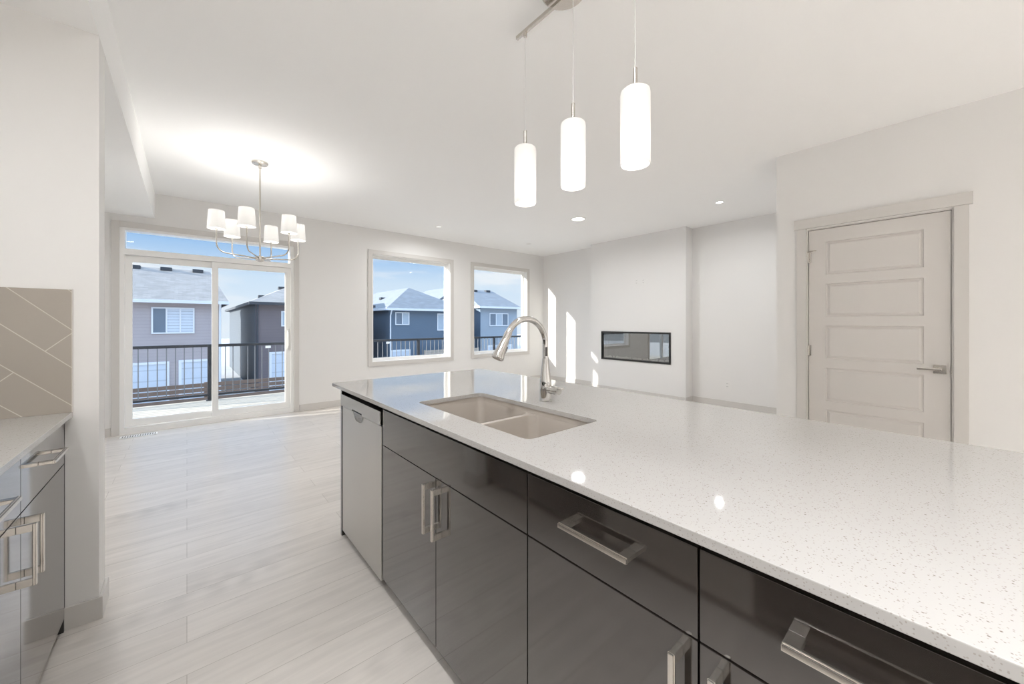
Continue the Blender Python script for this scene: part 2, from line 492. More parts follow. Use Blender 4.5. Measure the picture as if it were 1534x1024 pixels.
    def build(s, name, mat, parent=None, smooth=35):
        me = bpy.data.meshes.new(name)
        s.bm.to_mesh(me); s.bm.free()
        me.materials.append(mat)
        o = bpy.data.objects.new(name, me)
        COL.objects.link(o)
        xs = [v.co for v in me.vertices]
        if parent is not None:
            org = WORLD[parent.name]
        else:
            org = Vector(((min(v.x for v in xs) + max(v.x for v in xs)) / 2, (min(v.y for v in xs) + max(v.y for v in xs)) / 2, min(v.z for v in xs)))
            if KEEP_ORIGIN:
                org = Vector((0, 0, 0))
        me.transform(Matrix.Translation(-org))
        if parent is not None:
            o.parent = parent
            WORLD[o.name] = org.copy()
        else:
            o.location = org
            WORLD[o.name] = org.copy()
        for p in me.polygons:
            p.use_smooth = True
        me.set_sharp_from_angle(angle=R(smooth))
        wm_ = o.modifiers.new('weighted', 'WEIGHTED_NORMAL'); wm_.keep_sharp = True; wm_.weight = 100
        return o

WORLD = {}
KEEP_ORIGIN = False

def thing(name, loc, label=None, cat=None, group=None, kind=None):
    o = bpy.data.objects.new(name, None)
    o.empty_display_size = 0.1
    COL.objects.link(o)
    o.location = loc
    WORLD[o.name] = Vector(loc)
    return tag(o, label, cat, group, kind)

def tag(o, label=None, cat=None, group=None, kind=None):
    if label: o['label'] = label
    if cat: o['category'] = cat
    if group: o['group'] = group
    if kind: o['kind'] = kind
    return o

def struct(o, label=None, cat=None):
    return tag(o, label, cat, None, 'structure')

def copy_tree(o, parent=None):
    c = o.copy()
    COL.objects.link(c)
    if parent is not None:
        c.parent = parent
    for ch in [x for x in bpy.data.objects if x.parent is o]:
        copy_tree(ch, c)
    return c

# ------------------------------------------------------------------ room shell
H = 2.83           # ceiling
YW = 6.21          # far (window) wall, room face
XR = 6.28          # right (fireplace) wall
XL = -1.05         # left wall
XD = 4.18          # wall of the panelled door
YB = -3.2          # wall behind
WT = 0.16
CT, CB = 0.907, 0.886
PD = (-0.585, 1.172, 0.0, 2.385)        # patio door opening
W1 = (2.30, 3.785, 0.640, 2.420)
W2 = (4.32, 5.765, 0.655, 2.425)

KEEP_ORIGIN = True
struct(MB().box(XL - .2, XR + .2, YB - .2, YW + WT, -0.12, 0).build('floor', M['floor']), 'pale greige wood plank floor', 'floor')
struct(MB().box(XL - .2, XR + .2, YB - .2, YW + WT, H, H + .15).build('ceiling', M['ceil']), 'flat white ceiling', 'ceiling')
struct(MB().wall('Y', YW, WT, XL - .2, XR + .2, -0.12, H, [PD, W1, W2]).build('wall_far', M['wall']), 'warm white wall with the patio door and two windows', 'wall')
struct(MB().box(XR, XR + .2, YB - .2, YW, 0, H).build('wall_right', M['wall']), 'warm white wall behind the fireplace bump-out', 'wall')
struct(MB().box(XL - .2, XL, YB - .2, YW, 0, H).build('wall_left', M['wall']), 'white wall on the left', 'wall')
struct(MB().box(XL, XR, YB - .2, YB, 0, H).build('wall_back', M['wall']), 'white wall behind the camera', 'wall')
struct(MB().box(XL, -.29, 2.42, 2.57, 0, 2.53).build('wall_stub', M['wall']), 'short white wall end between kitchen counter and dining nook', 'wall')
struct(MB().box(XL, -.29, YB, YW, 2.53, H).build('wall_bulkhead', M['ceil']), 'dropped white bulkhead along the left ceiling', 'bulkhead')
FP = (3.039, 4.411, 0.600, 1.126)
struct(MB().wall('X', 6.05, .23, 2.79, 4.66, 0, H, [FP]).build('wall_fireplace', M['wall']), 'white fireplace bump-out on the right wall', 'wall')
DO = (0.002, 0.854, 0.0, 2.110)
struct(MB().wall('X', XD, .12, YB, 1.08, 0, H, [DO]).build('wall_door', M['wall']), 'white wall holding the panelled door', 'wall')
struct(MB().box(XD + .12, XR, .96, 1.08, 0, H).build('wall_return', M['wall']), 'white return wall beside the panelled door', 'wall')

# baseboards
BH, BT = 0.095, 0.013
def base(name, boxes, label):
    m = MB()
    for b in boxes: m.box(*b, bev=0.003)
    struct(m.build(name, M['trim']), label, 'baseboard')
base('baseboard_far', [(1.245, XR, YW - BT, YW, 0, BH), (XL, -.652, YW - BT, YW, 0, BH)], 'flat baseboard under the window wall')
base('baseboard_right', [(XR - BT, XR, 1.08, 2.79, 0, BH), (XR - BT, XR, 4.66, YW - BT, 0, BH), (6.05, XR - BT, 2.79 - BT, 2.79, 0, BH), (6.05 - BT, 6.05, 2.79 - BT, 4.66 + BT, 0, BH), (6.05, XR - BT, 4.66, 4.66 + BT, 0, BH)], 'flat baseboard along the fireplace wall')
base('baseboard_stub', [(-.43, -.29 + BT, 2.42 - BT, 2.42, 0, BH), (-.29, -.29 + BT, 2.42, 2.57, 0, BH), (XL, -.29 + BT, 2.57, 2.57 + BT, 0, BH)], 'flat baseboard wrapping the wall end')
base('baseboard_door', [(XD - BT, XD, .935, 1.08, 0, BH), (XD - BT, XD, YB, -.085, 0, BH), (XD - BT, XR - BT, 1.08, 1.08 + BT, 0, BH)], 'flat baseboard beside the panelled door')
base('baseboard_left', [(XL, XL + BT, 2.57 + BT, YW - BT, 0, BH)], 'flat baseboard in the dining nook')

# ------------------------------------------------------------------ windows
def window(idx, W, label):
    x0, x1, z0, z1 = W
    t = thing('window_%d' % idx, ((x0 + x1) / 2, YW, z0), label, 'window', kind='structure')
    c = 0.066
    # casing
    m = MB()
    m.wall('Y', YW - 0.016, 0.016, x0 - c, x1 + c, z0 - c, z1 + c, [(x0 + .002, x1 - .002, z0 + .002, z1 - .002)])
    m.build('casing', M['trim'], t)
    # reveal lining
    m = MB()
    L = 0.012
    m.box(x0, x0 + L, YW, YW + .085, z0, z1); m.box(x1 - L, x1, YW, YW + .085, z0, z1)
    m.box(x0 + L, x1 - L, YW, YW + .085, z0, z0 + L); m.box(x0 + L, x1 - L, YW, YW + .085, z1 - L, z1)
    m.build('reveal', M['vinyl'], t)
    # vinyl frame, stepped
    m = MB()
    f = 0.045
    m.wall('Y', YW + .085, .06, x0, x1, z0, z1, [(x0 + f, x1 - f, z0 + f, z1 - f)])
    m.wall('Y', YW + .10, .03, x0 + f - .002, x1 - f + .002, z0 + f - .002, z1 - f + .002, [(x0 + f + .014, x1 - f - .014, z0 + f + .014, z1 - f - .014)])
    fr = m.build('frame', M['vinyl'], t)
    g = MB().box(x0 + f + .004, x1 - f - .004, YW + .112, YW + .118, z0 + f + .004, z1 - f - .004).build('glass', M['glass'], t)
    return t

window(1, W1, 'large square fixed window nearer the patio door')
window(2, W2, 'large square fixed window nearest the room corner')

# patio door -----------------------------------------------------------------
x0, x1, z0, z1 = PD
t = thing('door_1', ((x0 + x1) / 2, YW, 0), 'white sliding patio door with a narrow glazed transom', 'door', kind='structure')
c = 0.066
m = MB()
m.box(x0 - c, x0, YW - .018, YW, 0, z1 + c, .002); m.box(x1, x1 + c, YW - .018, YW, 0, z1 + c, .002); m.box(x0, x1, YW - .018, YW, z1, z1 + c, .002)
m.build('casing', M['trim'], t)
# outer frame with transom bar and sill
m = MB()
m.wall('Y', YW - .005, .15, x0, x1, 0, z1, [(x0 + .045, x1 - .045, 2.14, z1 - .030), (x0 + .040, x1 - .040, .055, 2.075)])
m.build('frame', M['vinyl'], t)
m = MB()
m.box(x0 + .03, x1 - .03, YW + .055, YW + .061, 2.13, z1 - .025)
tg = m.build('transom_glass', M['glass'], t)
m = MB().box(x0 + .04, x1 - .04, YW + .0, YW + .10, .055, .075, .003).build('track', M['vinyl'], t)
def panel(px0, px1, y, name):
    sw = 0.055 if name == 'sliding_panel' else 0.05
    m = MB()
    m.wall('Y', y, .036, px0, px1, .06, 2.072, [(px0 + sw, px1 - sw, .06 + .085, 2.072 - .062)])
    m.wall('Y', y + .008, .02, px0 + sw - .002, px1 - sw + .002, .06 + .083, 2.072 - .06, [(px0 + sw + .010, px1 - sw - .010, .06 + .095, 2.072 - .072)])
    p = m.build(name, M['vinyl'], t)
    MB().box(px0 + sw + .002, px1 - sw - .002, y + .015, y + .021, .06 + .087, 2.072 - .064).build('glass', M['glass'], p)
    return p
mid = 0.275
panel(x0 + .040, mid + .03, YW + .060, 'fixed_panel')
pr = panel(mid - .03, x1 - .040, YW + .018, 'sliding_panel')
m = MB()
hx = x1 - .040 - .028
m.box(hx - .016, hx + .016, YW + .006, YW + .018, .90, 1.20, .005)
pts = []
for i in range(13):
    a = math.pi * i / 12
    pts.append((hx - .005, YW + .008 - .045 * math.sin(a) ** .6, 1.05 + .115 * math.cos(a)))
m.tube(pts, .009, 10)
m.build('handle', M['white'], pr)

# ------------------------------------------------------------------ interior panelled door
KEEP_ORIGIN = False
t = thing('door_2', (XD, .428, 0), 'greige five-panel interior door, closed, in a flat casing', 'door', kind='structure')
m = MB()
m.box(XD - .018, XD, DO[1], DO[1] + .070, 0, DO[3] + .006, .002)
m.box(XD - .018, XD, DO[0] - .070, DO[0], 0, DO[3] + .006, .002)
m.box(XD - .026, XD, DO[0] - .088, DO[1] + .088, DO[3] + .006, DO[3] + .092, .003)
m.build('casing', M['trim'], t)
m = MB()
m.box(XD, XD + .115, DO[1] - .010, DO[1], 0, DO[3]); m.box(XD, XD + .115, DO[0], DO[0] + .010, 0, DO[3]); m.box(XD, XD + .115, DO[0] + .01, DO[1] - .01, DO[3] - .010, DO[3])
m.box(XD + .056, XD + .07, DO[0] + .01, DO[1] - .01, .004, DO[3] - .01)
m.build('jamb', M['trim'], t)
# slab with raised-and-fielded panels
sy0, sy1, sz0, sz1 = DO[0] + .0135, DO[1] - .0135, .010, DO[3] - .0135
holes = []
for k in range(5):
    zt = 1.985 - k * .363
    holes.append((.148, .724, zt - .285, zt))
def panelled(xf, xb):
    """front sheet of the slab with stepped panels; xf is the front plane (towards -x)"""
    b = bmesh.new()
    A = sorted({sy0, sy1, holes[0][0], holes[0][1]})
    Zs = sorted({sz0, sz1, *[h[2] for h in holes], *[h[3] for h in holes]})
    def q(ps): b.faces.new([b.verts.new(p) for p in ps])
    for i in range(3):
        for j in range(len(Zs) - 1):
            ca, cz = (A[i] + A[i + 1]) / 2, (Zs[j] + Zs[j + 1]) / 2
            if any(h[0] < ca < h[1] and h[2] < cz < h[3] for h in holes): continue
            q([(xf, A[i], Zs[j]), (xf, A[i + 1], Zs[j]), (xf, A[i + 1], Zs[j + 1]), (xf, A[i], Zs[j + 1])])
    for h in holes:
        steps = [(0, 0), (.005, .010), (.013, .011), (.027, .003), (.032, .0025)]
        def ring(ins, dep): return [(xf + dep, h[0] + ins, h[2] + ins), (xf + dep, h[1] - ins, h[2] + ins), (xf + dep, h[1] - ins, h[3] - ins), (xf + dep, h[0] + ins, h[3] - ins)]
        for (i0, d0), (i1, d1) in zip(steps, steps[1:]):
            a, c_ = ring(i0, d0), ring(i1, d1)
            for k in range(4): q([a[k], a[(k + 1) % 4], c_[(k + 1) % 4], c_[k]])
        q(ring(*steps[-1]))
    q([(xf, sy0, sz0), (xb, sy0, sz0), (xb, sy0, sz1), (xf, sy0, sz1)])
    q([(xf, sy1, sz0), (xb, sy1, sz0), (xb, sy1, sz1), (xf, sy1, sz1)])
    q([(xf, sy0, sz1), (xb, sy0, sz1), (xb, sy1, sz1), (xf, sy1, sz1)])
    q([(xf, sy0, sz0), (xb, sy0, sz0), (xb, sy1, sz0), (xf, sy1, sz0)])
    q([(xb, sy0, sz0), (xb, sy1, sz0), (xb, sy1, sz1), (xb, sy0, sz1)])
    bmesh.ops.remove_doubles(b, verts=b.verts[:], dist=1e-5)
    bmesh.ops.recalc_face_normals(b, faces=b.faces[:])
    return b
m = MB(); m._merge(panelled(XD + .016, XD + .052))
slab = m.build('slab', M['door'], t, smooth=20)
for hz in (1.86, 1.04, .22):
    m = MB()
    m.lathe([(0, -.045), (.007, -.045), (.007, .045), (0, .045)], 12, at=(XD + .008, DO[1] - .011, hz))
    m.box(XD + .012, XD + .0155, DO[1] - .030, DO[1] - .012, hz - .045, hz + .045)
    hg = m.build('hinge', M['nickel'], slab)
    if hz > 1.8:
        mm = MB(); mm.tube([(XD + .004, DO[1] - .011, hz + .05), (XD - .03, DO[1] - .03, hz + .052), (XD - .04, DO[1] - .075, hz + .050)], .005, 8)
        mm.lathe([(0, 0), (.009, 0), (.009, .008), (0, .008)], 10, at=(XD + .004, DO[1] - .011, hz + .045)); mm.build('door_stop', M['nickel'], slab)
m = MB()
hy, hz = .068, .943
m.box(XD + .004, XD + .016, hy - .033, hy + .033, hz - .033, hz + .033, .002)
m.lathe([(0, 0), (.011, 0), (.011, .034), (0, .034)], 16, at=(XD - .030, hy, hz), mat=Matrix.Rotation(R(90), 4, 'Y'))
m.box(XD - .040, XD - .030, hy - .010, hy + .115, hz - .009, hz + .009, .003)
m.build('lever_handle', M['nickel'], slab)
MB().box(XD - .001, XD + .03, DO[0] + .0095, DO[0] + .0125, hz - .03, hz + .03).build('strike_plate', M['nickel'], t)

# ------------------------------------------------------------------ wall plates, vent
def outlet(loc, axis, w, h, label, kind='outlet', cat='outlet', group=None):
    x, y, z = loc
    t = thing('wall_outlet' if kind == 'outlet' else 'light_switch', (x, y, z - h / 2), label, cat, group)
    if axis == 'X':
        MB().box(x - .006, x, y - w / 2, y + w / 2, z - h / 2, z + h / 2, .002).build('cover_plate', M['white'], t)
    else:
        MB().box(x - w / 2, x + w / 2, y - .006, y, z - h / 2, z + h / 2, .002).build('cover_plate', M['white'], t)
    if kind == 'outlet':
        for dz in (-.021, .021):
            m = MB()
            if axis == 'X':
                m.box(x - .0085, x - .005, y - .016, y + .016, z + dz - .014, z + dz + .014, .003)
                rr = m.build('receptacle', M['white'], t)
                m = MB(); m.box(x - .0092, x - .0083, y - .009, y - .005, z + dz - .004, z + dz + .007); m.box(x - .0092, x - .0083, y + .005, y + .009, z + dz - .004, z + dz + .007); m.build('slot', M['dark_slot'], rr)
            else:
                m.box(x - .016, x + .016, y - .0085, y - .005, z + dz - .014, z + dz + .014, .003)
                rr = m.build('receptacle', M['white'], t)
    else:
        m = MB()
        for k in range(max(1, round(w / .075))):
            cx_ = x - w / 2 + .0375 + k * .075 if w > .1 else x
            m.box(cx_ - .016, cx_ + .016, y - .010, y - .005, z - .033, z + .033, .002)
        m.build('rocker', M['white'], t)
    return t
outlet((XR, 2.257, .335), 'X', .075, .118, 'white duplex outlet low on the wall right of the fireplace')
outlet((6.05, 3.66, 2.01), 'X', .075, .118, 'white outlet high above the fireplace, left of the pair')
outlet((6.05, 3.53, 2.01), 'X', .075, .118, 'white outlet high above the fireplace, right of the pair')
outlet((1.375, YW, 1.19), 'Y', .075, .118, 'white light switch on the wall right of the patio door', 'switch', 'switch')

t = thing('floor_vent', (-.415, 6.042, 0), 'white slotted floor register in front of the patio door', 'vent')
m = MB(); m.box(-.57, -.26, 5.985, 6.10, 0, .006, .002); m.build('vent_plate', M['white'], t)
m = MB()
for k in range(14): m.box(-.55 + k * .0205, -.542 + k * .0205, 6.0, 6.085, .006, .0066)
m.build('slots', M['dark_slot'], t)

# ------------------------------------------------------------------ recessed lights
def downlight(x, y, r, label, group='recessed ceiling lights', watts=None, z=H, lens='lens', spread=168):
    t = thing('recessed_light', (x, y, z), label, 'ceiling light', group)
    MB().lathe([(r * .78, -.010), (r * .80, -.006), (r, -.004), (r, 0), (r * .78, 0)], 40, at=(x, y, z), closed=True).build('trim_ring', M['white'], t)
    MB().lathe([(0, -.002), (r * .79, -.002), (r * .79, -.0005), (0, -.0005)], 40, at=(x, y, z)).build('lens', M[lens], t)
    if watts == 0:
        return t
    ld = bpy.data.lights.new('downlight', 'AREA'); ld.shape = 'DISK'; ld.size = r * 1.5
    ld.energy = DOWN_W if watts is None else watts
    ld.color = (0.975, 0.99, 1.0)
    ld.spread = R(spread)
    lo = bpy.data.objects.new('lamp', ld); COL.objects.link(lo)
    lo.parent = t; lo.location = (0, 0, -.012)
    return t
downlight(4.405, 3.63, .115, 'largest round recessed light, in mid ceiling before the fireplace', watts=6.5)
downlight(5.16, 1.95, .052, 'small recessed light right of the large one, near the panelled door wall', watts=3)
downlight(3.06, 5.37, .052, 'small recessed light in the ceiling above the nearer square window', watts=4.5, lens='lens_small')
downlight(5.06, 5.40, .052, 'small recessed light in the ceiling by the far room corner', watts=0, lens='white')
downlight(0.15, 0.55, .075, 'added unseen recessed light above the kitchen aisle', watts=5)  # unseen lamp added to brighten the near floor and aisle
downlight(0.15, -1.2, .075, 'added unseen recessed light behind the camera in the aisle', watts=15, spread=95)  # added lamp out of view, its floor bounce lifts the ceiling
downlight(2.6, -.9, .075, 'added unseen recessed light behind the island', watts=2.5, spread=80)  # unseen narrow beam, added for more bounce onto the ceiling
downlight(2.5, -2.4, .075, 'added unseen recessed light near the back wall', watts=13, spread=95)  # added behind the view so light off the floor fills the ceiling
downlight(-.62, .9, .06, 'added unseen recessed light in the bulkhead above the left counter', z=2.53, watts=3)  # unseen fitting added to help light the kitchen side
downlight(-.66, 4.4, .06, 'added recessed light in the dining nook bulkhead, hidden by the wall end', z=2.53, watts=2.5)  # added where the wall end hides it, to brighten the dining side

# ------------------------------------------------------------------ pendant bar over the island
PX = 1.32
t = thing('linear_pendant', (PX, 1.13, H), 'nickel bar pendant with three white glass cylinders above the island', 'pendant light')
MB().lathe([(0, -.028), (.095, -.028), (.103, -.022), (.103, 0), (0, 0)], 48, at=(PX, 1.175, H)).build('canopy', M['nickel'], t)
MB().box(PX - .008, PX + .008, .77 - .06, 1.43 + .07, H - .060, H - .042, .002).box(PX - .01, PX + .01, 1.10, 1.16, H - .045, H - .02).build('bar', M['nickel'], t)
sh_prof = [(.012, .290), (.047, .290), (.054, .284), (.056, .274), (.056, .004), (.055, 0), (.052, 0), (.051, .004), (.051, .272), (.046, .284), (.012, .285)]
for y in (1.435, 1.117, .805):
    zb = 1.893
    MB().tube([(PX, y, zb + .37), (PX, y, H - .058)], .0016, 8).build('cord', M['cord'], t)
    MB().tube([(PX, y, zb + .286), (PX, y, zb + .375)], .0085, 14).build('stem', M['nickel'], t)
    MB().lathe([(0, 0), (.010, 0), (.010, .02), (0, .02)], 14, at=(PX, y, H - .078)).build('cord_grip', M['nickel'], t)
    s_ = MB().lathe(sh_prof, 40, at=(PX, y, zb)).build('shade', M['pendant'], t)
    MB().lathe([(0, -.055), (.016, -.05), (.022, -.03), (.02, 0), (.012, .03), (.012, .1)], 16, at=(PX, y, zb + .17)).build('bulb', M['lens'], s_)
    ld = bpy.data.lights.new('pendant', 'POINT'); ld.energy = 0.6; ld.shadow_soft_size = .02; ld.color = (1.0, .985, .955)
    lo = bpy.data.objects.new('lamp', ld); COL.objects.link(lo); lo.parent = s_
    lo.location = Vector((PX, y, zb + .085)) - WORLD[s_.name]

# ------------------------------------------------------------------ chandelier
CX, CY = 0.535, 4.356
t = thing('chandelier', (CX, CY, H), 'brushed nickel six-arm chandelier with white shades by the patio door', 'chandelier')
MB().lathe([(0, -.030), (.02, -.030), (.062, -.022), (.070, -.012), (.070, 0), (0, 0)], 40, at=(CX, CY, H)).build('canopy', M['nickel'], t)
MB().tube([(CX, CY, 1.92), (CX, CY, H - .025)], .0075, 12).lathe([(0, 0), (.014, 0), (.014, .03), (0, .03)], 16, at=(CX, CY, H - .058)).build('rod', M['nickel'], t)
MB().lathe([(0, -.035), (.014, -.033), (.038, -.02), (.040, .012), (.030, .02), (0, .022)], 32, at=(CX, CY, 1.905)).build('hub', M['nickel'], t)
for k in range(6):
    a = R(6 + 60 * k)
    dx, dy = math.cos(a), math.sin(a)
    rr = .335
    pts = [(CX + dx * .03, CY + dy * .03, 1.905), (CX + dx * .12, CY + dy * .12, 1.912), (CX + dx * (rr - .08), CY + dy * (rr - .08), 1.922)]
    for i in range(1, 9):
        b_ = R(90) * i / 8
        pts.append((CX + dx * (rr - .08 + .08 * math.sin(b_)), CY + dy * (rr - .08 + .08 * math.sin(b_)), 1.922 + .08 * (1 - math.cos(b_))))
    pts.append((CX + dx * rr, CY + dy * rr, 2.128))
    MB().tube(pts, .0062, 10).lathe([(0, 0), (.016, 0), (.016, .006), (0, .006)], 16, at=(CX + dx * rr, CY + dy * rr, 2.126)).build('arm', M['nickel'], t)
    s_ = MB().lathe([(.069, 0), (.059, .163), (.057, .163), (.067, 0)], 32, at=(CX + dx * rr, CY + dy * rr, 2.130), closed=True).build('shade', M['chand'], t)
    MB().lathe([(0, 0), (.012, 0), (.012, .05), (.02, .07), (.016, .10), (0, .11)], 14, at=(CX + dx * rr, CY + dy * rr, 2.132)).build('bulb', M['lens'], s_)
    ld = bpy.data.lights.new('shade', 'POINT'); ld.energy = 0.85; ld.shadow_soft_size = .02; ld.color = (1.0, .985, .955)
    lo = bpy.data.objects.new('lamp', ld); COL.objects.link(lo); lo.parent = s_
    lo.location = Vector((CX + dx * rr, CY + dy * rr, 2.262)) - WORLD[s_.name]

# ------------------------------------------------------------------ kitchen island
FX = 0.71
def pull(parent, p, axis, side=1, L=.186):
    """flat rectangular bar pull centred at p; axis 'Y' horizontal or 'Z' vertical; side=+1 projects to -x, -1 to +x"""
    x, y, z = p
    d = -side
    m = MB()
    pr = .040
    def bx(dx0, dx1, a0, a1, w):
        X0, X1 = sorted((x + d * dx0, x + d * dx1))
        if axis == 'Y': m.box(X0, X1, y + a0, y + a1, z - w, z + w, .0012)
        else: m.box(X0, X1, y - w, y + w, z + a0, z + a1, .0012)
    bx(0, pr - .006, -L / 2, -L / 2 + .022, .0055)
    bx(0, pr - .006, L / 2 - .022, L / 2, .0055)
    bx(pr - .009, pr - .004, -L / 2, L / 2, .0068)
    bx(pr - .005, pr, -L / 2, L / 2, .0052)
    return m.build('pull_handle', M['nickel'], parent)

def cabinet(y0, y1, x_face, label, fronts, side=1, depth=.58, top=CB, group=None):
    """fronts: list of (kind, y0, y1, z0, z1, handle) - kind drawer/door/false_front"""
    t = thing('base_cabinet', (x_face + side * depth / 2, (y0 + y1) / 2, 0), label, 'cabinet', group)
    xb = x_face + side * depth
    xf = x_face + side * .021
    a, b_ = sorted((xf, xb))
    m = MB()
    m.box(a, b_, y0 + .001, y0 + .017, .06, top - .002); m.box(a, b_, y1 - .017, y1 - .001, .06, top - .002)
    m.box(a, b_, y0 + .016, y1 - .016, .06, .076)
    c0, c1 = (b_ - .012, b_) if side > 0 else (a, a + .012)
    m.box(c0, c1, y0 + .016, y1 - .016, .075, top - .002)
    f0, f1 = (a, a + .016) if side > 0 else (b_ - .016, b_)
    m.box(f0, f1, y0 + .016, y1 - .016, top - .09, top - .002); m.box(f0, f1, y0 + .016, y1 - .016, .68, .72)
    m.build('body', M['carcass'], t)
    a, b_ = sorted((x_face + side * .065, xb))
    MB().box(a, b_, y0 + .001, y1 - .001, 0, .06).build('toe_kick', M['carcass'], t)
    for kind, a0, a1, z0, z1, hd in fronts:
        a, b_ = sorted((x_face, x_face + side * .020))
        f = MB().box(a, b_, a0 + .0018, a1 - .0018, z0 + .0018, z1 - .0018, .0015).build(kind, M['gloss'], t)
        if hd:
            pull(f, (x_face, hd[1], hd[2]), hd[0], side)
    return t
ZD, ZT, ZB = .699, CB - .016, .058
cabinet(.763, 1.779, FX, 'charcoal gloss sink cabinet with two doors, between dishwasher and drawer cabinet', [
    ('false_front', .763, 1.779, ZD, ZT, None),
    ('door', 1.268, 1.779, ZB, ZD, ('Z', 1.268 + .032, .582)),
    ('door', .763, 1.268, ZB, ZD, ('Z', 1.268 - .036, .582))], depth=.56, group='island base cabinets')
cabinet(.304, .763, FX, 'charcoal gloss island cabinet with one drawer, right of the two-door sink cabinet', [
    ('drawer', .304, .763, ZD, ZT, ('Y', .523, .799)),
    ('door', .304, .763, ZB, ZD, ('Z', .338, .582))], group='island base cabinets')
cabinet(-.153, .304, FX, 'charcoal gloss island cabinet nearest the camera, its drawer cut by the frame edge', [
    ('drawer', -.153, .304, ZD, ZT, ('Y', .075, .799)),
    ('door', -.153, .304, ZB, ZD, ('Z', .268, .582))], group='island base cabinets')
cabinet(-.50, -.153, FX, 'charcoal gloss island cabinet at the near end, outside the photo', [
    ('drawer', -.50, -.153, ZD, ZT, ('Y', -.327, .799)),
    ('door', -.50, -.153, ZB, ZD, ('Z', -.188, .582))], group='island base cabinets')
tag(MB().box(FX - .002, 1.45, 2.402, 2.422, 0, CB - .0005, .001).build('end_panel', M['gloss']), 'charcoal end panel of the island beside the dishwasher', 'panel')
tag(MB().box(1.36, 1.45, -.50, 2.401, 0, CB - .0005, .001).build('back_panel', M['gloss']), 'charcoal back panel under the island overhang', 'panel')

# dishwasher
t = thing('dishwasher', (1.0, 2.09, 0), 'stainless steel dishwasher at the far end of the island', 'dishwasher')
MB().box(FX + .03, 1.33, 1.786, 2.396, .06, CB - .03).build('tub', M['black'], t)
MB().box(FX + .055, 1.33, 1.786, 2.396, 0, .06).build('toe_kick', M['black'], t)
DY0, DY1 = 1.790, 2.388
m = MB()
m.box(FX - .002, FX + .029, DY0, DY1, .040, .784, .003)
dw = m.build('door', M['steel'], t)
# control strip with a scooped pocket grip
m = MB()
m.wall('X', FX - .010, .038, DY0, DY1, .791, .858, [(2.035, 2.185, .7905, .801)])
m.build('control_strip', M['steel_strip'], t)
m = MB()
n_ = 14
yc0, yc1 = 2.03, 2.19
for i in range(n_):
    pass
b = bmesh.new()
rows = []
for j in range(7):
    u_ = j / 6.0
    row = []
    for i in range(n_ + 1):
        v_ = i / n_
        yy = yc0 + (yc1 - yc0) * v_
        dip = .046 * (1 - (2 * v_ - 1) ** 4)
        row.append(b.verts.new((FX - .0035 + .0015 * math.sin(u_ * math.pi), yy, .789 - dip * u_)))
    rows.append(row)
for j in range(6):
    for i in range(n_):
        b.faces.new((rows[j][i], rows[j][i + 1], rows[j + 1][i + 1], rows[j + 1][i]))
bmesh.ops.solidify(b, geom=b.faces[:], thickness=.001)
m._merge(b)
m.build('pocket_grip', M['chrome'], t)
MB().box(FX - .0046, FX - .003, 2.04, 2.18, .7895, .801, .001).build('grip_recess', M['black'], t)
MB().box(FX - .0046, FX - .0035, 2.305, 2.365, .8435, .8455).box(FX - .0046, FX - .0035, 2.352, 2.362, .822, .829).build('badge', M['dark_slot'], t)

# countertop with sink cut-out
SX0, SX1, SY0, SY1 = .830, 1.205, .888, 1.660
def rounded(x0_, x1_, y0_, y1_, r, n=6):
    pts = []
    for cx_, cy_, a0 in ((x1_ - r, y1_ - r, 0), (x0_ + r, y1_ - r, 90), (x0_ + r, y0_ + r, 180), (x1_ - r, y0_ + r, 270)):
        for i in range(n + 1):
            a = R(a0 + 90 * i / n)
            pts.append((cx_ + r * math.cos(a), cy_ + r * math.sin(a)))
    return pts
def slab_with_hole(x0_, x1_, y0_, y1_, zb, zt, hole, bev=.0025):
    b = bmesh.new()
    outer = rounded(x0_, x1_, y0_, y1_, .006, 2)
    def face_fill(z):
        vo = [b.verts.new((p[0], p[1], z)) for p in outer]
        vh = [b.verts.new((p[0], p[1], z)) for p in hole]
        ed = [b.edges.new((vo[i], vo[(i + 1) % len(vo)])) for i in range(len(vo))] + [b.edges.new((vh[i], vh[(i + 1) % len(vh)])) for i in range(len(vh))]
        bmesh.ops.triangle_fill(b, use_beauty=True, use_dissolve=False, edges=ed)
        return vo, vh
    t_o, t_h = face_fill(zt)
    b_o, b_h = face_fill(zb)
    for A_, B_ in ((t_o, b_o), (t_h, b_h)):
        for i in range(len(A_)):
            j = (i + 1) % len(A_)
            b.faces.new((A_[i], A_[j], B_[j], B_[i]))
    bmesh.ops.recalc_face_normals(b, faces=b.faces[:])
    if bev:
        es = [e_ for e_ in b.edges if len(e_.link_faces) == 2 and abs(e_.calc_face_angle(0) - R(90)) < .2 and abs(e_.verts[0].co.z - e_.verts[1].co.z) < 1e-6]
        bmesh.ops.bevel(b, geom=es, offset=bev, segments=2, profile=.5, affect='EDGES')
    return b
m = MB(); m._merge(slab_with_hole(.690, 1.832, -.56, 2.540, CB, CT, rounded(SX0, SX1, SY0, SY1, .03)))
tag(m.build('countertop', M['quartz'], smooth=30), 'long white speckled quartz countertop on the island', 'countertop')

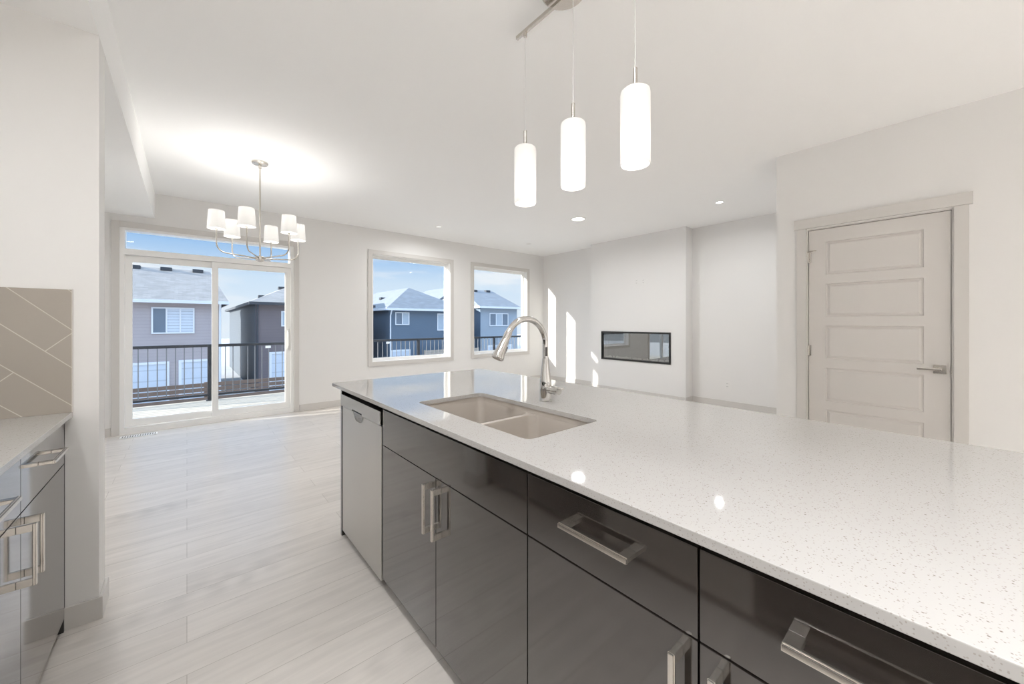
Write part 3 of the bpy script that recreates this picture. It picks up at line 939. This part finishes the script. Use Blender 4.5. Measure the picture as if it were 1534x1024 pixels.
# sink, two bowls
t = thing('kitchen_sink', ((SX0 + SX1) / 2, (SY0 + SY1) / 2, .70), 'double-bowl taupe undermount sink set in the island countertop', 'sink')
ym = (SY0 + SY1) / 2
def bowl(y0_, y1_):
    """open inner skin with rounded corners, sloping sides"""
    b = bmesh.new()
    rings = []
    for ins, z in ((-.008, CB - .0005), (-.004, CB - .004), (.0, CB - .016) if False else (-.002, CB - .03), (.006, .73), (.014, .705), (.035, .692)):
        rings.append([b.verts.new((p[0], p[1], z)) for p in rounded(SX0 + ins, SX1 - ins, y0_ + ins, y1_ - ins, .035, 6)])
    for a, c_ in zip(rings, rings[1:]):
        for i in range(len(a)):
            j = (i + 1) % len(a)
            b.faces.new((a[i], a[j], c_[j], c_[i]))
    b.faces.new(rings[-1])
    bmesh.ops.recalc_face_normals(b, faces=b.faces[:])
    return b
for y0_, y1_ in ((SY0, ym - .012), (ym + .012, SY1)):
    m = MB()
    b = bmesh.new()
    rings = []
    zt_ = .862
    for ins, z in ((0, zt_), (.003, zt_ - .02), (.010, .735), (.022, .708), (.045, .698)):
        rings.append([b.verts.new((p[0], p[1], z)) for p in rounded(SX0 - .006 + ins, SX1 + .006 - ins, y0_ - (.006 if y0_ == SY0 else 0) + ins, y1_ + (.006 if y1_ == SY1 else 0) - ins, .04, 6)])
    for a, c_ in zip(rings, rings[1:]):
        for i in range(len(a)):
            j = (i + 1) % len(a)
            b.faces.new((a[i], a[j], c_[j], c_[i]))
    b.faces.new(rings[-1])
    bmesh.ops.recalc_face_normals(b, faces=b.faces[:])
    m._merge(b)
    bw = m.build('bowl', M['sink'], t, smooth=60)
    MB().lathe([(0, .003), (.02, .003), (.042, .004), (.044, .001), (.044, 0), (0, 0)], 28, at=(1.02, (y0_ + y1_) / 2, .6985)).build('drain', M['steel'], bw)
# rim ring and divider
b = bmesh.new()
lo_ = rounded(SX0 - .006, SX1 + .006, SY0 - .006, SY1 + .006, .04, 6)
oo_ = rounded(SX0 - .025, SX1 + .025, SY0 - .025, SY1 + .025, .05, 6)
r0 = [b.verts.new((p[0], p[1], .861)) for p in lo_]; r1 = [b.verts.new((p[0], p[1], CB - .001)) for p in lo_]; r2 = [b.verts.new((p[0], p[1], CB - .001)) for p in oo_]
for A_, B_ in ((r0, r1), (r1, r2)):
    for i in range(len(A_)):
        j = (i + 1) % len(A_)
        b.faces.new((A_[i], A_[j], B_[j], B_[i]))
m = MB(); m._merge(b)
m.build('rim', M['sink'], t, smooth=60)
m = MB()
for i in range(1):
    m.box(SX0 - .0055, SX1 + .0055, ym - .0125, ym + .0125, .80, .8635, .006, 3)
# corner fillets where the bowls meet the divider
for sgn in (-1, 1):
    for xx, sx_ in ((SX0 - .006, 1), (SX1 + .006, -1)):
        pts = [(xx, ym + sgn * .012)]
        for i in range(7):
            a = R(90) * i / 6
            pts.append((xx + sx_ * .04 * (1 - math.cos(a)), ym + sgn * (.012 + .04 * (1 - math.sin(a)))))
        m.prism([(p[0], p[1], .8615) for p in pts], Vector((0, 0, .0006)))
m.build('divider', M['sink'], t)

# faucet
t = thing('faucet', (1.31, 1.28, CT), 'chrome gooseneck pull-down faucet standing behind the island sink', 'faucet')
FXX, FY = 1.31, 1.28
MB().lathe([(0, 0), (.031, 0), (.031, .004), (.0285, .006), (.0285, .085), (.026, .11), (.019, .165), (.0155, .195), (.0145, .205), (0, .205)], 32, at=(FXX, FY, CT)).build('base', M['chrome'], t)
pts = [(FXX, FY, CT + .20), (FXX, FY, 1.14), (FXX, FY, 1.172)]
cxx, czz, ra = FXX - .125, 1.175, .125
for i in range(1, 25):
    a = R(150) * i / 24
    pts.append((cxx + ra * math.cos(a), FY, czz + ra * math.sin(a)))
sp_end = Vector(pts[-1]); dr = Vector((-math.sin(R(150)), 0, math.cos(R(150)))); dr = Vector((-abs(dr.x), 0, -abs(dr.z))).normalized()
MB().tube(pts, .0142, 20).build('spout', M['chrome'], t)
rot = Vector((0, 0, 1)).rotation_difference(dr).to_matrix().to_4x4()
sh = MB().lathe([(0, -.004), (.0165, -.004), (.0170, .0), (.0170, .035), (.0178, .037), (.021, .075), (.0275, .116), (.0275, .124), (.024, .127), (0, .122)], 28, at=sp_end, mat=rot).build('spray_head', M['chrome'], t)
sd = Vector((dr.z, 0, -dr.x)) * -1
if sd.x < 0: sd = -sd
bp = sp_end + dr * .075 + sd * .021
MB().box(-.006, .006, -.008, .008, -.018, .018, .004, 3, mat=Matrix.Translation(bp) @ rot).build('spray_button', M['dark_slot'], sh)
m = MB()
m.lathe([(0, 0), (.0185, 0), (.0195, .003), (.0195, .060), (.0175, .066), (0, .067)], 24, at=(FXX, FY - .022, CT + .058), mat=Matrix.Rotation(R(90), 4, 'X'))
m.box(FXX - .011, FXX + .011, FY - .112, FY - .060, CT + .066, CT + .0765, .0045, 3)
m.build('lever', M['chrome'], t)
MB().box(-.003, .003, -.005, .005, -.022, .022, .002, mat=Matrix.Translation((FXX - .0075, FY - .0125, 1.145)) @ Matrix.Rotation(R(30), 4, 'Z')).build('spout_slot', M['dark_slot'], t)

# ------------------------------------------------------------------ left run
LX = -.385
cabinet(1.312, 2.396, LX, 'charcoal gloss base cabinet with two drawers and two doors at the left edge', [
    ('drawer', 1.854, 2.396, ZD, ZT, ('Y', 2.125, .799)),
    ('drawer', 1.312, 1.854, ZD, ZT, ('Y', 1.583, .799)),
    ('door', 1.854, 2.396, ZB, ZD, ('Z', 1.892, .582)),
    ('door', 1.312, 1.854, ZB, ZD, ('Z', 1.814, .582))], side=-1)
tag(MB().box(-.98, LX + .004 - .006, 2.398, 2.4195, 0, CB - .001, .001).build('filler_strip', M['carcass']), 'dark filler strip between left cabinet and white wall end', 'filler strip')
tag(MB().box(XL + .001, -.365, 1.31, 2.4195, CB, CT, .002).build('countertop', M['quartz']), 'white quartz countertop on the left cabinet, below taupe tile', 'countertop')
KEEP_ORIGIN = True
m = MB().box(XL + .001, -.367, 2.411, 2.4198, CT + .0005, 1.421)
bs = m.build('backsplash', M['tile'])
tag(bs, 'taupe diagonal tile backsplash on the wall end above the left counter', 'backsplash')
KEEP_ORIGIN = False
e_ = MB().box(-.3668, -.3645, 2.409, 2.4198, CT + .0005, 1.423).build('edge_trim', M['trim'], bs)

# range (only seen mirrored in the island fronts)
t = thing('range', (-.72, .93, 0), 'stainless steel range with black oven glass in the left cabinet run', 'oven')
MB().box(-1.03, LX - .01, .552, 1.308, .04, .905, .003).build('body', M['steel'], t)
MB().box(LX - .012, LX + .012, .556, 1.304, .20, .74, .004).build('oven_door', M['steel'], t)
MB().box(LX + .011, LX + .014, .62, 1.24, .30, .62).build('oven_window', M['black'], t)
MB().tube([(LX + .045, .62, .70), (LX + .045, 1.24, .70)], .011, 12).box(LX + .01, LX + .045, .64, .66, .693, .707).box(LX + .01, LX + .045, 1.20, 1.22, .693, .707).build('oven_handle', M['nickel'], t)
MB().box(-1.03, LX - .005, .552, 1.308, .905, .918, .003).build('cooktop', M['black'], t)
cabinet(-.60, .548, LX, 'charcoal gloss base cabinet beyond the range, out of the photo', [
    ('drawer', -.60, -.026, ZD, ZT, ('Y', -.31, .799)), ('drawer', -.026, .548, ZD, ZT, ('Y', .26, .799)),
    ('door', -.60, -.026, ZB, ZD, ('Z', -.07, .582)), ('door', -.026, .548, ZB, ZD, ('Z', .02, .582))], side=-1)
tag(MB().box(XL + .001, -.365, -.62, .548, CB, CT, .002).build('countertop', M['quartz']), 'white quartz countertop beyond the range, out of the photo', 'countertop')

# ------------------------------------------------------------------ fireplace
y0, y1, z0, z1 = FP
t = thing('fireplace', (6.05, (y0 + y1) / 2, z0), 'black framed linear electric fireplace set in the white bump-out', 'fireplace')
MB().wall('X', 6.05 - .012, .030, y0 - .002, y1 + .002, z0 - .002, z1 + .002, [(y0 + .028, y1 - .028, z0 + .028, z1 - .028)]).build('frame', M['black_metal'], t)
m = MB()
m.box(6.225, 6.235, y0 + .004, y1 - .004, z0 + .004, z1 - .004)
m.box(6.065, 6.225, y0 + .004, y0 + .014, z0 + .004, z1 - .004); m.box(6.065, 6.225, y1 - .014, y1 - .004, z0 + .004, z1 - .004)
m.box(6.065, 6.225, y0 + .014, y1 - .014, z0 + .004, z0 + .034); m.box(6.065, 6.225, y0 + .014, y1 - .014, z1 - .014, z1 - .004)
m.build('firebox', M['firebox'], t)
MB().box(6.060, 6.064, y0 + .012, y1 - .012, z0 + .012, z1 - .012).build('glass', M['fire_glass'], t)
m = MB()
for i in range(110):
    b = bmesh.new()
    bmesh.ops.create_icosphere(b, subdivisions=1, radius=random.uniform(.010, .022))
    for v in b.verts: v.co *= random.uniform(.7, 1.25)
    b.transform(Matrix.Translation((random.uniform(6.085, 6.17), random.uniform(y0 + .05, y1 - .05), z0 + .034 + random.uniform(.004, .016))))
    m._merge(b)
tag(m.build('crystals', M['crystal'], t, smooth=5), kind='stuff')

# ------------------------------------------------------------------ outside
GZ = -2.60
DZ = -.10
KEEP_ORIGIN = True
struct(MB().box(-60, 90, YW + WT + .02, 120, GZ - .3, GZ).build('ground', M['ground']), 'pale paved lane behind the deck', 'ground')
m = MB()
DX0, DX1, DYF = -3.0, 9.0, 8.86
yy = YW + WT + .02
while yy < DYF - .1:
    m.box(DX0, DX1, yy, min(yy + .128, DYF), DZ - .035, DZ, .004, 1)
    yy += .14
struct(m.build('deck_floor', plain('deck_wood', (0.40, 0.345, 0.275), 0.7, noise=.08, nscale=2)), 'sunlit pale boarded deck outside the patio door', 'deck')
m = MB()
m.box(DX0, DX1, DYF - .045, DYF, DZ - .28, DZ - .036)
for xx in (-2.8, 0.6, 3.2, 5.8, 8.8): m.box(xx - .07, xx + .07, DYF - .2, DYF - .06, GZ, DZ - .036)
struct(m.build('deck_frame', M['fence']), 'brown timber frame under the deck', 'deck frame')
KEEP_ORIGIN = False
# railing
RY = 8.70
t = thing('deck_railing', (3.0, RY, DZ), 'black metal railing along the deck edge outside the windows', 'railing')
MB().box(DX0, DX1, RY - .022, RY + .022, .855, .905, .004).build('top_rail', M['rail'], t)
MB().box(DX0, DX1, RY - .015, RY + .015, -.02, .015, .003).build('bottom_rail', M['rail'], t)
posts = [-2.95, .309, 2.34, 4.38, 6.78, 8.95]
posts = [-1.75, .309, 2.345, 4.38, 6.77, 8.9]
for px in posts:
    MB().box(px - .030, px + .030, RY - .030, RY + .030, DZ, .895, .003).box(px - .05, px + .05, RY - .05, RY + .05, DZ, DZ + .012, .002).build('post', M['rail'], t)
for a, c_ in zip(posts, posts[1:]):
    n_ = int(round((c_ - a) / .112))
    for i in range(1, n_):
        xx = a + (c_ - a) * i / n_
        MB().box(xx - .0065, xx + .0065, RY - .0065, RY + .0065, .010, .86).build('baluster', M['baluster'], t)
for xx in (1.20, 3.60):
    MB().box(xx - .045, xx + .045, RY - .012, RY - .0095, .80, .845).build('sticker', M['white'], t)

# fences
def slat_fence(x0_, x1_, y, zt, slat, gap, mat, label):
    t = thing('garden_fence', ((x0_ + x1_) / 2, y, GZ), label, 'fence')
    m = MB()
    z = zt
    while z > GZ + .1:
        m.box(x0_, x1_, y - .012, y + .012, z - slat, z)
        z -= slat + gap
    m.build('slats', mat, t)
    xx = x0_
    while xx <= x1_ + .01:
        MB().box(xx - .045, xx + .045, y + .012, y + .10, GZ, zt + .02).build('post', mat, t)
        xx += (x1_ - x0_) / round((x1_ - x0_) / 2.4)
    return t
slat_fence(-7.0, 8.0, 17.0, -.80, .13, .035, M['fence'], 'brown horizontal slat fence below the deck seen through the patio door')
slat_fence(12.9, 17.6, 24.6, -.66, .14, .012, M['fence2'], 'tan board fence beside the slate blue house')

# houses
def house(name_label, x0_, x1_, yf, depth, ze, ridge, wallm, sidem, roofm, fasciam, windows, garages, over=.32, gable=None, downs=(), vents=()):
    y1_ = yf + depth
    t = thing('house', ((x0_ + x1_) / 2, yf + depth / 2, GZ), name_label, 'house')
    m = MB().box(x0_, x1_, yf, y1_, GZ, ze)
    if gable:
        m.prism([(x0_, yf, ze), (x1_, yf, ze), (gable[0], yf, gable[1])], Vector((0, depth, 0)))
    m.build('walls', wallm, t)
    if sidem is not None:
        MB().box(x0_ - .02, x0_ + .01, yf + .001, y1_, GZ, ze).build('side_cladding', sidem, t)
    # roof
    e0, e1, e2, e3 = (x0_ - over, yf - over, ze), (x1_ + over, yf - over, ze), (x1_ + over, y1_ + over, ze), (x0_ - over, y1_ + over, ze)
    r1_, r2_ = ridge
    b = bmesh.new()
    V = [b.verts.new(p) for p in (e0, e1, e2, e3, r1_, r2_)]
    if abs(r1_[0] - r2_[0]) > abs(r1_[1] - r2_[1]):
        fs = [(0, 1, 5, 4), (1, 2, 5), (2, 3, 4, 5), (3, 0, 4)]
    else:
        fs = [(0, 1, 4), (1, 2, 5, 4), (2, 3, 5), (3, 0, 4, 5)]
    for f_ in fs: b.faces.new([V[i] for i in f_])
    b.faces.new([V[i] for i in (3, 2, 1, 0)])
    bmesh.ops.recalc_face_normals(b, faces=b.faces[:])
    m = MB(); m._merge(b); rf = m.build('roof', roofm, t, smooth=5)
    m = MB()
    ex0, ex1, ey0, ey1 = x0_ - over - .02, x1_ + over + .02, yf - over - .02, y1_ + over + .02
    m.box(ex0, ex1, ey0, ey0 + .05, ze - .13, ze + .03); m.box(ex0, ex1, ey1 - .05, ey1, ze - .13, ze + .03)
    m.box(ex0, ex0 + .05, ey0 + .05, ey1 - .05, ze - .13, ze + .03); m.box(ex1 - .05, ex1, ey0 + .05, ey1 - .05, ze - .13, ze + .03)
    m.build('gutter', fasciam, t)
    for vx, vy, vz in vents:
        MB().box(vx - .25, vx + .25, vy - .18, vy + .18, vz - .15, vz + .04, .02).build('roof_vent', M['dark_trim'], rf)
    for wx0, wx1, wz0, wz1, cols, pm in windows:
        w = .065
        hs = []
        n_ = len(cols)
        ww = (wx1 - wx0 - w * (n_ + 1)) / n_
        for i in range(n_): hs.append((wx0 + w + i * (ww + w), wx0 + w + i * (ww + w) + ww, wz0 + w, wz1 - w))
        wf = MB().wall('Y', yf - .05, .06, wx0, wx1, wz0, wz1, hs).build('window', M['fascia'], t)
        for i, h_ in enumerate(hs):
            MB().box(h_[0] - .01, h_[1] + .01, yf - .02, yf - .005, h_[2] - .01, h_[3] + .01).build('pane', M[cols[i]], wf)
    for gx0, gx1, gz1 in garages:
        MB().wall('Y', yf - .05, .06, gx0 - .12, gx1 + .12, GZ, gz1 + .12, [(gx0, gx1, GZ - .1, gz1)]).build('garage_frame', M['fascia'], t)
        MB().box(gx0, gx1, yf - .02, yf - .004, GZ, gz1).build('garage_door', M['garage'], t)
    for dx_, dm in downs:
        m = MB(); m.tube([(dx_, yf - over, ze - .1), (dx_, yf - over * .6, ze - .25), (dx_, yf - .06, ze - .5), (dx_, yf - .06, GZ + .1)], .05, 8)
        m.build('downspout', dm, t)
    return t

house('grey house with a three-pane blind window, straight beyond the patio door', -8.0, 1.39, 25.7, 8.0, 2.42, ((-6.5, 29.7, 4.45), (1.05, 29.7, 4.45)),
      M['sidA'], None, M['roofA'], M['fascia'], [(-1.33, .30, .76, 2.08, ('pane', 'blind', 'blind'), 0)],
      [(-4.6, -.79, -.75), (-.20, 1.05, -.72)], downs=((1.35, M['fascia']),), vents=((-2.2, 29.5, 4.45), (-.9, 29.5, 4.45), (.5, 29.5, 4.45)))
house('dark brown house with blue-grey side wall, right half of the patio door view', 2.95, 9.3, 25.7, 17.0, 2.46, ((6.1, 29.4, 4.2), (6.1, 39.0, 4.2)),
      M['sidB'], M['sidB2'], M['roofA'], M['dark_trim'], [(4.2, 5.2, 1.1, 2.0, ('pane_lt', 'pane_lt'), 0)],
      [(3.72, 6.4, -.5)], downs=((3.02, M['dark_trim']),), vents=((4.0, 31.5, 3.1), (4.3, 34.0, 3.35), (5.0, 30.2, 3.75)))
house('slate blue house with white gutter seen through the nearer square window', 10.73, 17.0, 25.7, 13.0, 2.32, ((13.85, 29.2, 4.2), (13.85, 36.0, 4.2)),
      M['sidC'], None, M['roofC'], M['fascia'], [(11.16, 12.22, 1.16, 2.07, ('pane', 'pane_lt'), 0), (14.5, 15.6, .73, 2.03, ('pane_lt',), 0)],
      [(10.97, 12.2, -.72)], downs=((10.80, M['fascia']),), vents=((12.2, 30.5, 3.35), (11.6, 31.5, 3.0)))
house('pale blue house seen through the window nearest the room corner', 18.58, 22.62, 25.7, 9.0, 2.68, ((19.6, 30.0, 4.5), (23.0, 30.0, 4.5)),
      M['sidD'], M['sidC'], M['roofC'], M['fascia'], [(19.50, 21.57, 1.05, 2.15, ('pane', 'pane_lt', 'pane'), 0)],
      [(19.4, 21.9, -.7)], vents=((20.6, 29.5, 4.4), (22.2, 29.6, 4.45)))
house('white gabled house far behind the slate blue house', 24.6, 31.5, 44.0, 9.0, 4.0, ((28.0, 43.7, 6.3), (28.0, 53.0, 6.3)),
      M['sidE'], None, M['roofC'], M['fascia'], [], [], gable=(28.0, 6.2))
